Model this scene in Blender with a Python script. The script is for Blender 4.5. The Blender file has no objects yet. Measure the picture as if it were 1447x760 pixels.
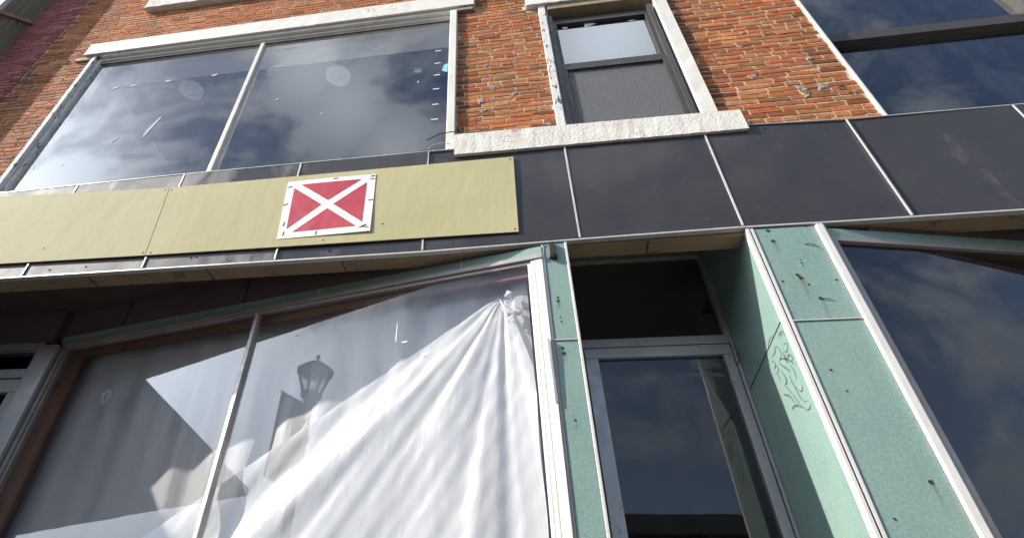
import bpy, bmesh, math, random
from mathutils import Vector, Matrix
rnd = random.Random(7)
C = bpy.context.scene.collection
S = 3.0          # metres from the camera to the front of the shop
H = 1.2          # height of the camera
def W(x, y, z): return (S*x, S*y, H + S*z)
GZ = -H/S        # ground, in units of S

# ------------------------------------------------------------------ materials
def mat(name):
    m = bpy.data.materials.new(name); m.use_nodes = True
    nt = m.node_tree; nt.nodes.clear()
    out = nt.nodes.new('ShaderNodeOutputMaterial')
    return m, nt, out
class NT:
    def __init__(s, nt): s.nt = nt; s.pos_ = None
    def n(s, t, **k):
        n = s.nt.nodes.new(t)
        for a, b in k.items(): setattr(n, a, b)
        return n
    def l(s, a, b): s.nt.links.new(a, b)
    def set(s, sock, v):
        if hasattr(v, 'is_output') or isinstance(v, bpy.types.NodeSocket): s.l(v, sock)
        else: sock.default_value = v
    def pos(s, scale=(1, 1, 1)):
        if s.pos_ is None: s.pos_ = s.n('ShaderNodeNewGeometry').outputs['Position']
        if scale == (1, 1, 1): return s.pos_
        m = s.n('ShaderNodeMapping'); m.inputs['Scale'].default_value = scale
        s.l(s.pos_, m.inputs['Vector']); return m.outputs[0]
    def noise(s, scale, detail=4, rough=.55, vec=(1, 1, 1), dist=0):
        n = s.n('ShaderNodeTexNoise')
        n.inputs['Scale'].default_value = scale; n.inputs['Detail'].default_value = detail
        n.inputs['Roughness'].default_value = rough; n.inputs['Distortion'].default_value = dist
        s.l(vec if isinstance(vec, bpy.types.NodeSocket) else s.pos(vec), n.inputs['Vector'])
        return n.outputs['Fac']
    def ramp(s, fac, a, b, lo=0.0, hi=1.0):
        n = s.n('ShaderNodeMapRange'); n.clamp = True
        n.inputs['From Min'].default_value = a; n.inputs['From Max'].default_value = b
        n.inputs['To Min'].default_value = lo; n.inputs['To Max'].default_value = hi
        s.l(fac, n.inputs['Value']); return n.outputs[0]
    def math(s, op, a, b=0.0, c=None, clamp=False):
        n = s.n('ShaderNodeMath', operation=op); n.use_clamp = clamp
        s.set(n.inputs[0], a); s.set(n.inputs[1], b)
        if c is not None: s.set(n.inputs[2], c)
        return n.outputs[0]
    def mix(s, fac, a, b, blend='MIX'):
        n = s.n('ShaderNodeMix', data_type='RGBA', blend_type=blend)
        s.set(n.inputs[0], fac)
        s.set(n.inputs[6], a if isinstance(a, bpy.types.NodeSocket) else (*a, 1))
        s.set(n.inputs[7], b if isinstance(b, bpy.types.NodeSocket) else (*b, 1))
        return n.outputs[2]
    def bump(s, h, strength=.3, dist=.01, normal=None):
        n = s.n('ShaderNodeBump'); n.inputs['Strength'].default_value = strength
        n.inputs['Distance'].default_value = dist; s.l(h, n.inputs['Height'])
        if normal is not None: s.l(normal, n.inputs['Normal'])
        return n.outputs[0]
    def bsdf(s, color, rough=.6, metal=0.0, normal=None, spec=.5):
        n = s.n('ShaderNodeBsdfPrincipled')
        s.set(n.inputs['Base Color'], color if isinstance(color, bpy.types.NodeSocket) else (*color, 1))
        s.set(n.inputs['Roughness'], rough); s.set(n.inputs['Metallic'], metal)
        n.inputs['Specular IOR Level'].default_value = spec
        if normal is not None: s.l(normal, n.inputs['Normal'])
        return n.outputs[0]

def worn(name, col, col2, scale=6, rough=.6, metal=0.0, amount=(.5, .75), bump=.15, bscale=60, grime=None, gamt=(.55, .75), gscale=25, gvec=(1, 1, 1), spec=.5, bdist=.004, crack=None):
    """surface with broad colour drift, grime spots and fine relief"""
    m, nt, out = mat(name); t = NT(nt)
    c = t.mix(t.ramp(t.noise(scale, 5), amount[0]-.2, amount[1]), col, col2)
    if grime is not None:
        c = t.mix(t.ramp(t.noise(gscale, 6, .65, gvec, .4), *gamt), c, grime)
    if crack is not None:
        ln = t.ramp(t.math('ABSOLUTE', t.math('SUBTRACT', t.noise(2.6, 5, .6, (1, 1, 1.6), 1.2), .5)), .0, .007, 1.0, 0.0)
        c = t.mix(t.math('MULTIPLY', ln, t.ramp(t.noise(1.9, 2), .5, .6)), c, crack)
    nr = t.bump(t.noise(bscale, 4), bump, bdist)
    r = t.ramp(t.noise(scale*2.3, 4), .3, .7, max(.05, rough-.1), min(1, rough+.12))
    t.l(t.bsdf(c, r, metal, nr, spec), out.inputs['Surface'])
    return m

def brick_mat(name, tint, dark, joint, jamt=.62):
    m, nt, out = mat(name); t = NT(nt)
    a = t.n('ShaderNodeAttribute', attribute_name='tone').outputs['Color']
    c = t.mix(1.0, a, tint, 'MULTIPLY')
    c = t.mix(t.ramp(t.noise(38, 5, .7), .38, .78, 0, .45), c, dark)
    c = t.mix(t.ramp(t.noise(90, 3, .6), .60, .72, 0, .5), c, dark)
    c = t.mix(t.ramp(t.noise(23, 6, .75, dist=.6), jamt, jamt+.08, 0, .55), c, joint)
    big = t.ramp(t.noise(1.7, 4, .6), .35, .7)
    c = t.mix(t.math('MULTIPLY', big, .5), c, dark)
    h = t.math('ADD', t.noise(55, 5, .7), t.math('MULTIPLY', t.noise(190, 3), .5))
    t.l(t.bsdf(c, .9, 0, t.bump(h, .8, .006), .25), out.inputs['Surface'])
    return m

def glass_mat(name, dirt=(.6, .62, .65), amt=.08, tint=(.93, .95, .95), streak=(2, 2, 2), ior=1.52):
    m, nt, out = mat(name); t = NT(nt)
    f = t.n('ShaderNodeFresnel'); f.inputs['IOR'].default_value = ior
    two = t.math('DIVIDE', t.math('MULTIPLY', f.outputs[0], 2.0), t.math('ADD', f.outputs[0], 1.0))
    back = t.n('ShaderNodeNewGeometry').outputs['Backfacing']
    fac = t.math('MULTIPLY', two, t.math('SUBTRACT', 1.0, back))
    tr = t.n('ShaderNodeBsdfTransparent'); tr.inputs['Color'].default_value = (*tint, 1)
    gl = t.n('ShaderNodeBsdfGlossy'); gl.inputs['Roughness'].default_value = .012
    bn = t.bump(t.noise(1.3, 2), .035, .02); t.l(bn, gl.inputs['Normal'])
    df = t.n('ShaderNodeBsdfDiffuse'); df.inputs['Color'].default_value = (*dirt, 1)
    mx = t.n('ShaderNodeMixShader'); t.l(fac, mx.inputs[0]); t.l(tr.outputs[0], mx.inputs[1]); t.l(gl.outputs[0], mx.inputs[2])
    d = t.ramp(t.noise(3.0, 7, .7, streak, .8), .42, .78, 0, amt)
    d = t.math('MULTIPLY', d, t.math('SUBTRACT', 1.0, back))
    m2 = t.n('ShaderNodeMixShader'); t.l(d, m2.inputs[0]); t.l(mx.outputs[0], m2.inputs[1]); t.l(df.outputs[0], m2.inputs[2])
    t.l(m2.outputs[0], out.inputs['Surface'])
    return m

M = {}
M['brick'] = brick_mat('old_red_brick', (1, 1, 1), (.12, .036, .017), (.50, .36, .22), .745)
M['pink'] = brick_mat('pink_painted_brick', (1, 1, 1), (.28, .09, .08), (.50, .25, .22), .7)
M['mortar'] = worn('cream_lime_mortar', (.54, .44, .31), (.40, .31, .21), 5, .95, bump=1.0, bscale=60, grime=(.13, .08, .05), gamt=(.55, .70), gscale=14, bdist=.006)
M['pinkmortar'] = worn('pink_mortar', (.27, .10, .09), (.2, .075, .07), 5, .95, bump=.6, bscale=45)
M['cement'] = worn('grey_cement', (.31, .27, .225), (.21, .18, .15), 20, .95, bump=.9, bscale=60, bdist=.01)
M['white'] = worn('weathered_white_paint', (.70, .66, .59), (.58, .54, .47), 4, .7, grime=(.34, .31, .27), gamt=(.65, .76), gscale=22, gvec=(1, 1, 2.2), bump=.4, bscale=70, crack=(.12, .10, .08))
M['peel'] = worn('peeling_grey_paint', (.66, .64, .60), (.50, .485, .46), 6, .75, grime=(.07, .06, .05), gamt=(.57, .62), gscale=26, gvec=(1, 1, .4), bump=.7, bscale=50)
M['stone'] = worn('rough_white_stone', (.68, .64, .57), (.55, .51, .44), 7, .9, grime=(.36, .32, .27), gamt=(.62, .70), gscale=24, bump=.55, bscale=48, bdist=.009, crack=(.16, .13, .10))
M['flash'] = worn('cream_white_metal', (.66, .63, .57), (.56, .53, .48), 8, .4, grime=(.42, .36, .30), gamt=(.66, .76), gscale=40, bump=.1)
M['alu'] = worn('brushed_aluminium', (.60, .58, .56), (.50, .48, .46), 5, .38, .75, bump=.12, bscale=120, grime=(.30, .27, .25), gamt=(.6, .75), gscale=30)
M['aludoor'] = worn('dull_grey_aluminium', (.56, .545, .535), (.46, .45, .44), 5, .42, .6, bump=.12, bscale=120, grime=(.12, .11, .10), gamt=(.6, .75), gscale=30)
M['alub'] = worn('dull_bronze_aluminium', (.40, .36, .32), (.30, .27, .24), 6, .45, .5, bump=.1, bscale=90)
M['trim'] = worn('bright_metal_trim', (.60, .57, .52), (.46, .43, .40), 9, .42, .3, bump=.15, bscale=80, grime=(.35, .27, .22), gamt=(.66, .78), gscale=35)
M['bronze'] = worn('dark_bronze_frame', (.060, .052, .047), (.045, .04, .036), 6, .45, .2, bump=.1)
M['dark'] = worn('black_gap', (.015, .013, .012), (.02, .018, .016), 6, .8)
M['rust'] = worn('rusty_iron', (.035, .018, .012), (.02, .011, .009), 30, .85, bump=.6, bscale=90)
M['hole'] = worn('rust_brown_hole', (.035, .02, .013), (.015, .01, .008), 60, .9)
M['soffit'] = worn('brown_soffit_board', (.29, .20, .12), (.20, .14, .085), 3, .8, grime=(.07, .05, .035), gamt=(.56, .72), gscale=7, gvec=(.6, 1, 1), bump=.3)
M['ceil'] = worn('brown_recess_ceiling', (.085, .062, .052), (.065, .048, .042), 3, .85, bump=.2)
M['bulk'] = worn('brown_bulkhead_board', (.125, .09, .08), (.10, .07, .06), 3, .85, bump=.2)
M['wood'] = worn('varnished_brown_wood', (.17, .075, .035), (.11, .05, .025), 6, .55, bump=.2)
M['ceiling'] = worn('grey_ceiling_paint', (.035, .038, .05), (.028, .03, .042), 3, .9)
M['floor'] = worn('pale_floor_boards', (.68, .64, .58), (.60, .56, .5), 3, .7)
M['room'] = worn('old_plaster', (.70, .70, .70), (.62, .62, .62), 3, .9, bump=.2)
M['cornice'] = worn('white_plaster', (.88, .88, .87), (.80, .80, .79), 4, .85, bump=.15)
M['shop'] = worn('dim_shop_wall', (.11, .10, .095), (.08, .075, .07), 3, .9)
M['blind'] = worn('pale_window_blind', (.85, .85, .86), (.78, .78, .80), 2, .9, bump=.05)
M['concrete'] = worn('concrete_paving', (.17, .155, .14), (.14, .13, .12), 2, .9, bump=.4, grime=(.2, .18, .16), gamt=(.58, .75), gscale=9)
M['asphalt'] = worn('asphalt', (.055, .055, .057), (.045, .045, .046), 4, .9, bump=.5)
M['iron'] = worn('dark_painted_iron', (.030, .034, .034), (.022, .025, .025), 8, .5)
M['lampglass'] = None
M['banner'] = worn('grey_banner_cloth', (.17, .17, .18), (.13, .13, .14), 4, .8)
M['polewood'] = worn('old_pole_wood', (.09, .055, .04), (.06, .04, .03), 8, .9, gvec=(1, 1, .2), grime=(.03, .02, .015), gscale=12)
M['siding'] = worn('green_metal_siding', (.21, .21, .135), (.16, .16, .105), 4, .55, bump=.15, grime=(.06, .065, .05), gamt=(.55, .75), gscale=8, gvec=(1, 1, .3))
M['lightmetal'] = worn('pale_grey_metal', (.55, .55, .56), (.45, .45, .46), 6, .45, .3)
M['roofwall'] = worn('tar_roof', (.06, .06, .06), (.05, .05, .05), 4, .9)
M['ply'] = worn('weathered_board', (.33, .25, .15), (.25, .18, .11), 9, .8, grime=(.13, .10, .06), gscale=18)
M['wire'] = worn('black_cable', (.02, .02, .02), (.03, .03, .03), 9, .6)
M['tape'] = worn('white_tape', (.80, .80, .78), (.7, .7, .68), 9, .6)
M['fleck'] = worn('dull_white_paint_fleck', (.42, .42, .42), (.3, .3, .31), 30, .8)
M['bluetape'] = worn('blue_masking_tape', (.16, .42, .62), (.2, .48, .66), 9, .6)
M['ink'] = worn('black_marker_ink', (.06, .09, .08), (.10, .14, .125), 14, .6)
M['scratch'] = worn('pale_scratch', (.15, .14, .135), (.10, .09, .09), 30, .7)
M['signwhite'] = worn('white_sign_vinyl', (.80, .78, .73), (.74, .72, .67), 6, .5, grime=(.55, .52, .47), gscale=20, gamt=(.62, .8), bump=.05)
M['signred'] = worn('red_sign_vinyl', (.46, .036, .056), (.42, .034, .052), 6, .38, bump=.03)
M['glassup'] = glass_mat('dusty_upstairs_glass', ior=1.72, amt=.045, tint=(.965, .975, .975), streak=(1.5, 1, .7))
M['glassshop'] = glass_mat('shop_window_glass', amt=.04, tint=(.985, .985, .985))
M['glassdoor'] = glass_mat('grimy_door_glass', dirt=(.30, .30, .32), amt=.05, tint=(.6, .6, .62), streak=(3, 1, 1))

def board_mat():
    m, nt, out = mat('pale_olive_yellow_paint'); t = NT(nt)
    c = t.mix(t.ramp(t.noise(1.1, 3), .3, .7), (.43, .38, .205), (.49, .435, .255))
    xyz = t.n('ShaderNodeSeparateXYZ'); t.l(t.pos(), xyz.inputs[0])
    c = t.mix(t.ramp(xyz.outputs[0], -1.2, -4.2, 0, .75), c, (.47, .425, .285))   # faded towards one end
    c = t.mix(t.ramp(t.noise(7, 6, .7, (1, 1, .5)), .56, .8, 0, .5), c, (.35, .315, .18))
    c = t.mix(t.ramp(t.noise(60, 4, .7), .70, .78, 0, .5), c, (.33, .29, .17))
    c = t.mix(t.ramp(t.noise(16, 5, .65, (1, 1, .10)), .55, .8, 0, .38), c, (.33, .29, .16))   # faint drips
    nr = t.bump(t.noise(26, 3), .2, .006, t.bump(t.noise(5.0, 3, vec=(1.3, 1, .6), dist=.5), .16, .02))
    t.l(t.bsdf(c, .75, 0, nr, .08), out.inputs['Surface']); return m
M['board'] = board_mat()

def fascia_mat():
    m, nt, out = mat('black_enamel_panel'); t = NT(nt)
    xyz = t.n('ShaderNodeSeparateXYZ'); t.l(t.pos(), xyz.inputs[0])
    wear = t.ramp(xyz.outputs[0], -.6, -4.2, -.12, .30)
    chalk = t.ramp(t.math('ADD', t.noise(2.6, 6, .62, (1, 1, .7), .5), wear), .52, .66, 0, .9)
    c = t.mix(t.ramp(t.noise(4, 5, .6), .3, .75), (.036, .033, .033), (.048, .0435, .042))
    c = t.mix(chalk, c, (.10, .092, .09))
    c = t.mix(t.ramp(t.noise(120, 2, .5), .70, .76, 0, .35), c, (.25, .23, .21))
    c = t.mix(t.ramp(t.noise(9, 5, .7, (.25, 1, 1.5)), .66, .74, 0, .14), c, (.30, .27, .25))
    r = t.math('ADD', t.ramp(t.noise(5, 5, .6), .3, .7, .19, .30), t.math('MULTIPLY', chalk, .42))
    nr = t.bump(t.noise(1.3, 2, .5, (1, 1, .6)), .7, .07)
    t.l(t.bsdf(c, r, 0, nr, .42), out.inputs['Surface']); return m
M['fascia'] = fascia_mat()

def teal_mat():
    m, nt, out = mat('speckled_teal_enamel'); t = NT(nt)
    sp = t.noise(85, 3, .6)
    c = t.mix(t.ramp(sp, .36, .64), (.150, .236, .206), (.230, .326, .290))
    c = t.mix(t.ramp(t.noise(2.2, 5, .6), .35, .8, 0, .5), c, (.27, .37, .30))
    c = t.mix(t.ramp(t.noise(8, 5, .7, (1.5, 1.5, .22), .3), .54, .76, 0, .55), c, (.20, .215, .15))
    c = t.mix(t.ramp(t.noise(160, 2, .5), .70, .76, 0, .4), c, (.10, .12, .10))
    t.l(t.bsdf(c, .38, 0, t.bump(t.noise(3, 2), .12, .02), .4), out.inputs['Surface']); return m
M['teal'] = teal_mat()
def stain_mat():
    m, nt, out = mat('rust_run_stain'); t = NT(nt)
    d = t.bsdf((.20, .16, .06), .8)
    tr = t.n('ShaderNodeBsdfTransparent')
    a = t.n('ShaderNodeAttribute', attribute_name='tone').outputs['Fac']
    f = t.math('MULTIPLY', a, t.ramp(t.noise(40, 4, .7, (1, 1, .3)), .3, .65))
    mx = t.n('ShaderNodeMixShader'); t.l(f, mx.inputs[0]); t.l(tr.outputs[0], mx.inputs[1]); t.l(d, mx.inputs[2])
    t.l(mx.outputs[0], out.inputs['Surface']); return m
M['stain'] = stain_mat()
def sheet_mat(name, col, transl, clear, rough=.35):
    m, nt, out = mat(name); t = NT(nt)
    nr = t.bump(t.noise(16, 4, .6, (1, 1, .35), .6), .25, .02)
    d = t.bsdf(col, rough, 0, nr, .5)
    tl = t.n('ShaderNodeBsdfTranslucent'); tl.inputs['Color'].default_value = (*col, 1); t.l(nr, tl.inputs['Normal'])
    mx = t.n('ShaderNodeMixShader'); mx.inputs[0].default_value = transl
    t.l(d, mx.inputs[1]); t.l(tl.outputs[0], mx.inputs[2])
    tr = t.n('ShaderNodeBsdfTransparent')
    m2 = t.n('ShaderNodeMixShader'); m2.inputs[0].default_value = clear
    t.l(mx.outputs[0], m2.inputs[1]); t.l(tr.outputs[0], m2.inputs[2])
    t.l(m2.outputs[0], out.inputs['Surface']); return m
M['lampglass'] = sheet_mat('milky_lantern_glass', (.92, .90, .80), .55, .62)
M['sheet'] = sheet_mat('white_plastic_sheet', (.80, .80, .81), .34, .2)
M['haze_sheet'] = sheet_mat('cloudy_plastic_sheet', (.56, .555, .55), .2, .12)
def screen_mat():
    m, nt, out = mat('grey_insect_mesh'); t = NT(nt)
    d = t.bsdf((.16, .155, .155), .6)
    tr = t.n('ShaderNodeBsdfTransparent')
    w = t.n('ShaderNodeTexWave', wave_type='BANDS', bands_direction='X'); w.inputs['Scale'].default_value = 26; w.inputs['Distortion'].default_value = 6
    w.inputs['Detail'].default_value = 2; w.inputs['Detail Scale'].default_value = .4
    t.l(t.pos((1, 1, .25)), w.inputs['Vector'])
    f = t.math('ADD', .55, t.math('MULTIPLY', w.outputs['Fac'], .10))
    mx = t.n('ShaderNodeMixShader'); t.l(f, mx.inputs[0]); t.l(tr.outputs[0], mx.inputs[1]); t.l(d, mx.inputs[2])
    t.l(mx.outputs[0], out.inputs['Surface']); return m
M['screen'] = screen_mat()
def smudge_mat():
    m, nt, out = mat('wiped_dust_smear'); t = NT(nt)
    d = t.n('ShaderNodeBsdfDiffuse'); d.inputs['Color'].default_value = (.5, .5, .5, 1)
    tr = t.n('ShaderNodeBsdfTransparent')
    f = t.ramp(t.noise(14, 5, .7, (.5, 1, 4)), .36, .66, 0, .38)
    mx = t.n('ShaderNodeMixShader'); t.l(f, mx.inputs[0]); t.l(tr.outputs[0], mx.inputs[1]); t.l(d.outputs[0], mx.inputs[2])
    t.l(mx.outputs[0], out.inputs['Surface']); return m
M['smudge'] = smudge_mat()

# ------------------------------------------------------------------ mesh helpers
WL = {}           # world position of every object's origin
class MB:
    def __init__(s): s.bm = bmesh.new(); s.tone = None
    def poly(s, pts):                                   # a face from points in units of S
        return s.bm.faces.new([s.bm.verts.new(W(*p)) for p in pts])
    def box(s, x0, x1, y0, y1, z0, z1, bev=0.0, cuts=0, jit=0.0):
        bm = s.bm
        ps = [W(x, y, z) for x in (x0, x1) for y in (y0, y1) for z in (z0, z1)]
        return s.hexa(ps, bev, cuts, jit)
    def hexa(s, ps, bev=0.0, cuts=0, jit=0.0):          # ps order: x-major, then y, then z (world metres)
        bm = s.bm
        v = [bm.verts.new(p) for p in ps]
        fs = [bm.faces.new([v[i] for i in f]) for f in ((0, 1, 3, 2), (4, 6, 7, 5), (0, 4, 5, 1), (2, 3, 7, 6), (0, 2, 6, 4), (1, 5, 7, 3))]
        es = list({e for f in fs for e in f.edges})
        if cuts:
            ln = [e for e in es if e.calc_length() > .5*max(x.calc_length() for x in es)]
            r = bmesh.ops.subdivide_edges(bm, edges=ln, cuts=cuts, use_grid_fill=True)
            nv = {q for q in r['geom'] if isinstance(q, bmesh.types.BMVert)}
            if jit:
                for q in nv: q.co += Vector((0, rnd.uniform(-jit, jit), rnd.uniform(-jit, jit)))
        elif bev: bmesh.ops.bevel(bm, geom=es, offset=bev, segments=2, affect='EDGES', profile=.6)
        return s
    def quadbox(s, a, b, y0, y1):
        """slab whose front outline a..b: list of (x,z) points, extruded y0..y1"""
        pts = a
        f = [s.bm.verts.new(W(x, y0, z)) for x, z in pts]; k = [s.bm.verts.new(W(x, y1, z)) for x, z in pts]
        s.bm.faces.new(f); s.bm.faces.new(k[::-1])
        for i in range(len(pts)):
            j = (i+1) % len(pts); s.bm.faces.new([f[j], f[i], k[i], k[j]])
        return s
    def tube(s, pts, r, seg=8, world=False, caps=True):
        bm = s.bm; P = [Vector(p) if world else Vector(W(*p)) for p in pts]; rings = []
        for i, p in enumerate(P):
            d = (P[min(i+1, len(P)-1)] - P[max(i-1, 0)]).normalized()
            u = d.orthogonal().normalized() if abs(d.z) > .9 else d.cross(Vector((0, 0, 1))).normalized()
            w = d.cross(u); rr = r[i] if isinstance(r, (list, tuple)) else r
            rings.append([bm.verts.new(p + rr*(math.cos(a)*u + math.sin(a)*w)) for a in [2*math.pi*k/seg for k in range(seg)]])
        for A, B in zip(rings, rings[1:]):
            for k in range(seg): bm.faces.new([A[k], A[(k+1) % seg], B[(k+1) % seg], B[k]])
        if caps: bm.faces.new(rings[0][::-1]); bm.faces.new(rings[-1])
        return s
    def lathe(s, c, prof, seg=16, square=False):        # c world metres; prof [(r,z)]
        bm = s.bm; rings = []
        for r, z in prof:
            rings.append([bm.verts.new((c[0]+r*math.cos(2*math.pi*(k+.5)/seg), c[1]+r*math.sin(2*math.pi*(k+.5)/seg), c[2]+z)) for k in range(seg)])
        for A, B in zip(rings, rings[1:]):
            for k in range(seg): bm.faces.new([A[k], A[(k+1) % seg], B[(k+1) % seg], B[k]])
        bm.faces.new(rings[0][::-1]); bm.faces.new(rings[-1]); return s
    def build(s, name, m, parent=None, smooth=False, recalc=True):
        bm = s.bm
        if recalc: bmesh.ops.recalc_face_normals(bm, faces=bm.faces)
        bm.verts.ensure_lookup_table()
        lo = Vector([min(v.co[i] for v in bm.verts) for i in range(3)]); hi = Vector([max(v.co[i] for v in bm.verts) for i in range(3)])
        c = Vector(((lo.x+hi.x)/2, (lo.y+hi.y)/2, lo.z))
        bmesh.ops.translate(bm, vec=-c, verts=bm.verts)
        me = bpy.data.meshes.new(name); bm.to_mesh(me); bm.free()
        me.materials.append(M[m] if isinstance(m, str) else m)
        if smooth: me.polygons.foreach_set('use_smooth', [True]*len(me.polygons))
        return link(bpy.data.objects.new(name, me), c, parent)
def link(o, c, parent=None):
    C.objects.link(o); c = Vector(c); WL[o] = c
    if parent is not None: o.parent = parent; o.location = c - WL[parent]
    else: o.location = c
    return o
def thing(name, c, label, cat):
    o = link(bpy.data.objects.new(name, None), c); o.empty_display_size = .2
    return tag(o, label, cat)
def tag(o, label=None, cat=None, group=None, kind=None):
    if label: o['label'] = label
    if cat: o['category'] = cat
    if group: o['group'] = group
    if kind: o['kind'] = kind
    return o
def box(name, m, parent, *a, bev=.004, **k): return MB().box(*a, bev=bev, **k).build(name, m, parent)

# ------------------------------------------------------------------ ground
o = MB(); o.poly([(-70, -70, GZ-.05), (70, -70, GZ-.05), (70, 70, GZ-.05), (-70, 70, GZ-.05)]); tag(o.build('road', 'asphalt'), kind='structure')
tag(MB().box(-14, 14, .17, 3.2, GZ-.2, GZ, bev=.01).build('pavement', 'concrete'), kind='structure')

# ------------------------------------------------------------------ brickwork
def brickwork(x0, x1, z0, z1, y, holes, base, spread, relief, cz=.0192, bl=.072, jt=.0040, dark_edge=True, seed=3):
    """bricks as rough blocks in running bond, one mesh with a tone per brick"""
    R = random.Random(seed); V = []; F = []; T = []
    ys = S*y; row = 0; z = z0
    while z < z1:
        hrow = row % 7 == 3
        zz0, zz1 = z + jt*.5, z + cz - jt*.5
        iv = [(x0, x1)]
        for (hx0, hx1, hz0, hz1) in holes:
            if zz1 > hz0 and zz0 < hz1:
                n = []
                for a, b in iv:
                    if hx1 <= a or hx0 >= b: n.append((a, b)); continue
                    if hx0 > a: n.append((a, hx0))
                    if hx1 < b: n.append((hx1, b))
                iv = n
        for a, b in iv:
            L = bl*(.52 if hrow else 1); x = a - (R.uniform(0, .15)*L + (row % 2)*.5*L)
            while x < b:
                l = L*R.uniform(.92, 1.08)
                if not hrow and R.random() < .12: l *= .52
                bx0, bx1 = max(x + jt*.5, a + R.uniform(0, .006)), min(x + l - jt*.5, b - R.uniform(0, .006)); x += l
                if bx1 - bx0 < .008: continue
                edge = dark_edge and (bx0 - a < .012 or b - bx1 < .012)
                tn = R.gauss(0, 1)
                k = max(.6, 1 + .12*tn)
                h = R.uniform(-1, 1)
                col = [base[0]*k, base[1]*k*(1 + spread*.32*h), base[2]*k*(1 + spread*.42*h)]
                if R.random() < .09: col = [c*.62 for c in col]
                if R.random() < .12: col = [col[0]*1.05, col[1]*1.28, col[2]*1.2]
                if edge and R.random() < .5: col = [c*.5 for c in col]
                dep = R.uniform(-relief, relief)
                tilt = R.uniform(-.35, .35)*relief; tz = R.uniform(-.4, .4)*relief; zo = R.uniform(-.0008, .0008)
                nx = max(2, int(round((bx1-bx0)/.014)))
                per = [(i/nx, 0) for i in range(nx)] + [(1, 0), (1, .5)] + [(1 - i/nx, 1) for i in range(nx)] + [(0, 1), (0, .5)]
                w, hh = (bx1-bx0)*S, (zz1-zz0)*S; i0 = len(V); np_ = len(per)
                jj = [(R.uniform(-.0022, .0022), R.uniform(-.0018, .0018), R.uniform(-.0018, .0018)) for _ in per]
                def put(u, v, ins, yy, j, s=1.0):
                    cx = S*bx0 + u*w; cz_ = H + S*(zz0+zo) + v*hh
                    cx += (ins if u < .5 else -ins if u > .5 else 0) if u in (0, 1) else 0
                    cz_ += (ins if v == 0 else -ins if v == 1 else 0)
                    V.append((cx + j[0]*s, yy + j[2]*s + tilt*(u-.5)*2 + tz*(v-.5)*2, cz_ + j[1]*s))
                for (u, v), j in zip(per, jj): put(u, v, 0, ys + .016, j, .3)
                for (u, v), j in zip(per, jj): put(u, v, .0004, ys + dep + .0016, j)
                for (u, v), j in zip(per, jj): put(u, v, .0020, ys + dep - .0002, j, .9)
                for i in range(np_):
                    q = (i+1) % np_
                    F.append((i0+i, i0+q, i0+np_+q, i0+np_+i)); F.append((i0+np_+i, i0+np_+q, i0+2*np_+q, i0+2*np_+i))
                F.append(tuple(i0+2*np_+i for i in range(np_)))
                T += [(col[0], col[1], col[2], 1)]*(3*np_)
        z += cz*R.uniform(.97, 1.03); row += 1
    return V, F, T
def raw_mesh(name, V, F, m, parent, T=None, smooth=True):
    c = Vector((sum(v[0] for v in V)/len(V), V[0][1], min(v[2] for v in V)))
    me = bpy.data.meshes.new(name); me.from_pydata([(v[0]-c.x, v[1]-c.y, v[2]-c.z) for v in V], [], F)
    if T:
        at = me.color_attributes.new('tone', 'FLOAT_COLOR', 'POINT'); at.data.foreach_set('color', [q for t in T for q in t])
    me.materials.append(M[m]); me.polygons.foreach_set('use_smooth', [smooth]*len(me.polygons)); me.update()
    return link(bpy.data.objects.new(name, me), c, parent)

BY = 1.02
B = thing('brick_building', W(.3, 1.02, GZ), 'old red brick shop building with black fascia, teal panels and covered display window', 'building')
BIG = (-1.550, -.142, 1.00, 1.852); LIN = (-1.582, -.084, 1.847, 1.936)
SASH = (.136, .522, 1.05, 1.80); SLIN = (.088, .56, 1.79, 1.90); SILL = (-.142, .567, 1.05, 1.178)
RW = (.872, 2.05, 1.0, 2.02); UP = (-1.35, -.62, 2.2, 3.1); USILL = (-1.45, -.55, 2.15, 2.215)
UP2 = (.10, .56, 2.25, 3.1)
holes = [BIG, LIN, SASH, SLIN, SILL, RW, UP, USILL, UP2]
V, F, T = brickwork(-1.818, 2.45, 1.07, 2.62, BY, holes, (.48, .158, .050), .8, .0015)
wall = raw_mesh('brick_wall', V, F, 'brick', B, T, False)
def cut_sheet(name, m, parent, x0, x1, z0, z1, y, holes):
    xs = sorted({x0, x1, *[v for h in holes for v in h[:2] if x0 < v < x1]}); zs = sorted({z0, z1, *[v for h in holes for v in h[2:] if z0 < v < z1]})
    b = MB()
    for i in range(len(xs)-1):
        for j in range(len(zs)-1):
            cx, cz = (xs[i]+xs[i+1])/2, (zs[j]+zs[j+1])/2
            if any(h[0] < cx < h[1] and h[2] < cz < h[3] for h in holes): continue
            b.box(xs[i], xs[i+1], y, y+.05, zs[j], zs[j+1])
    return b.build(name, m, parent)
mort = cut_sheet('mortar', 'mortar', wall, -1.818, 2.45, 1.06, 2.62, BY+.0013, holes)
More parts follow.
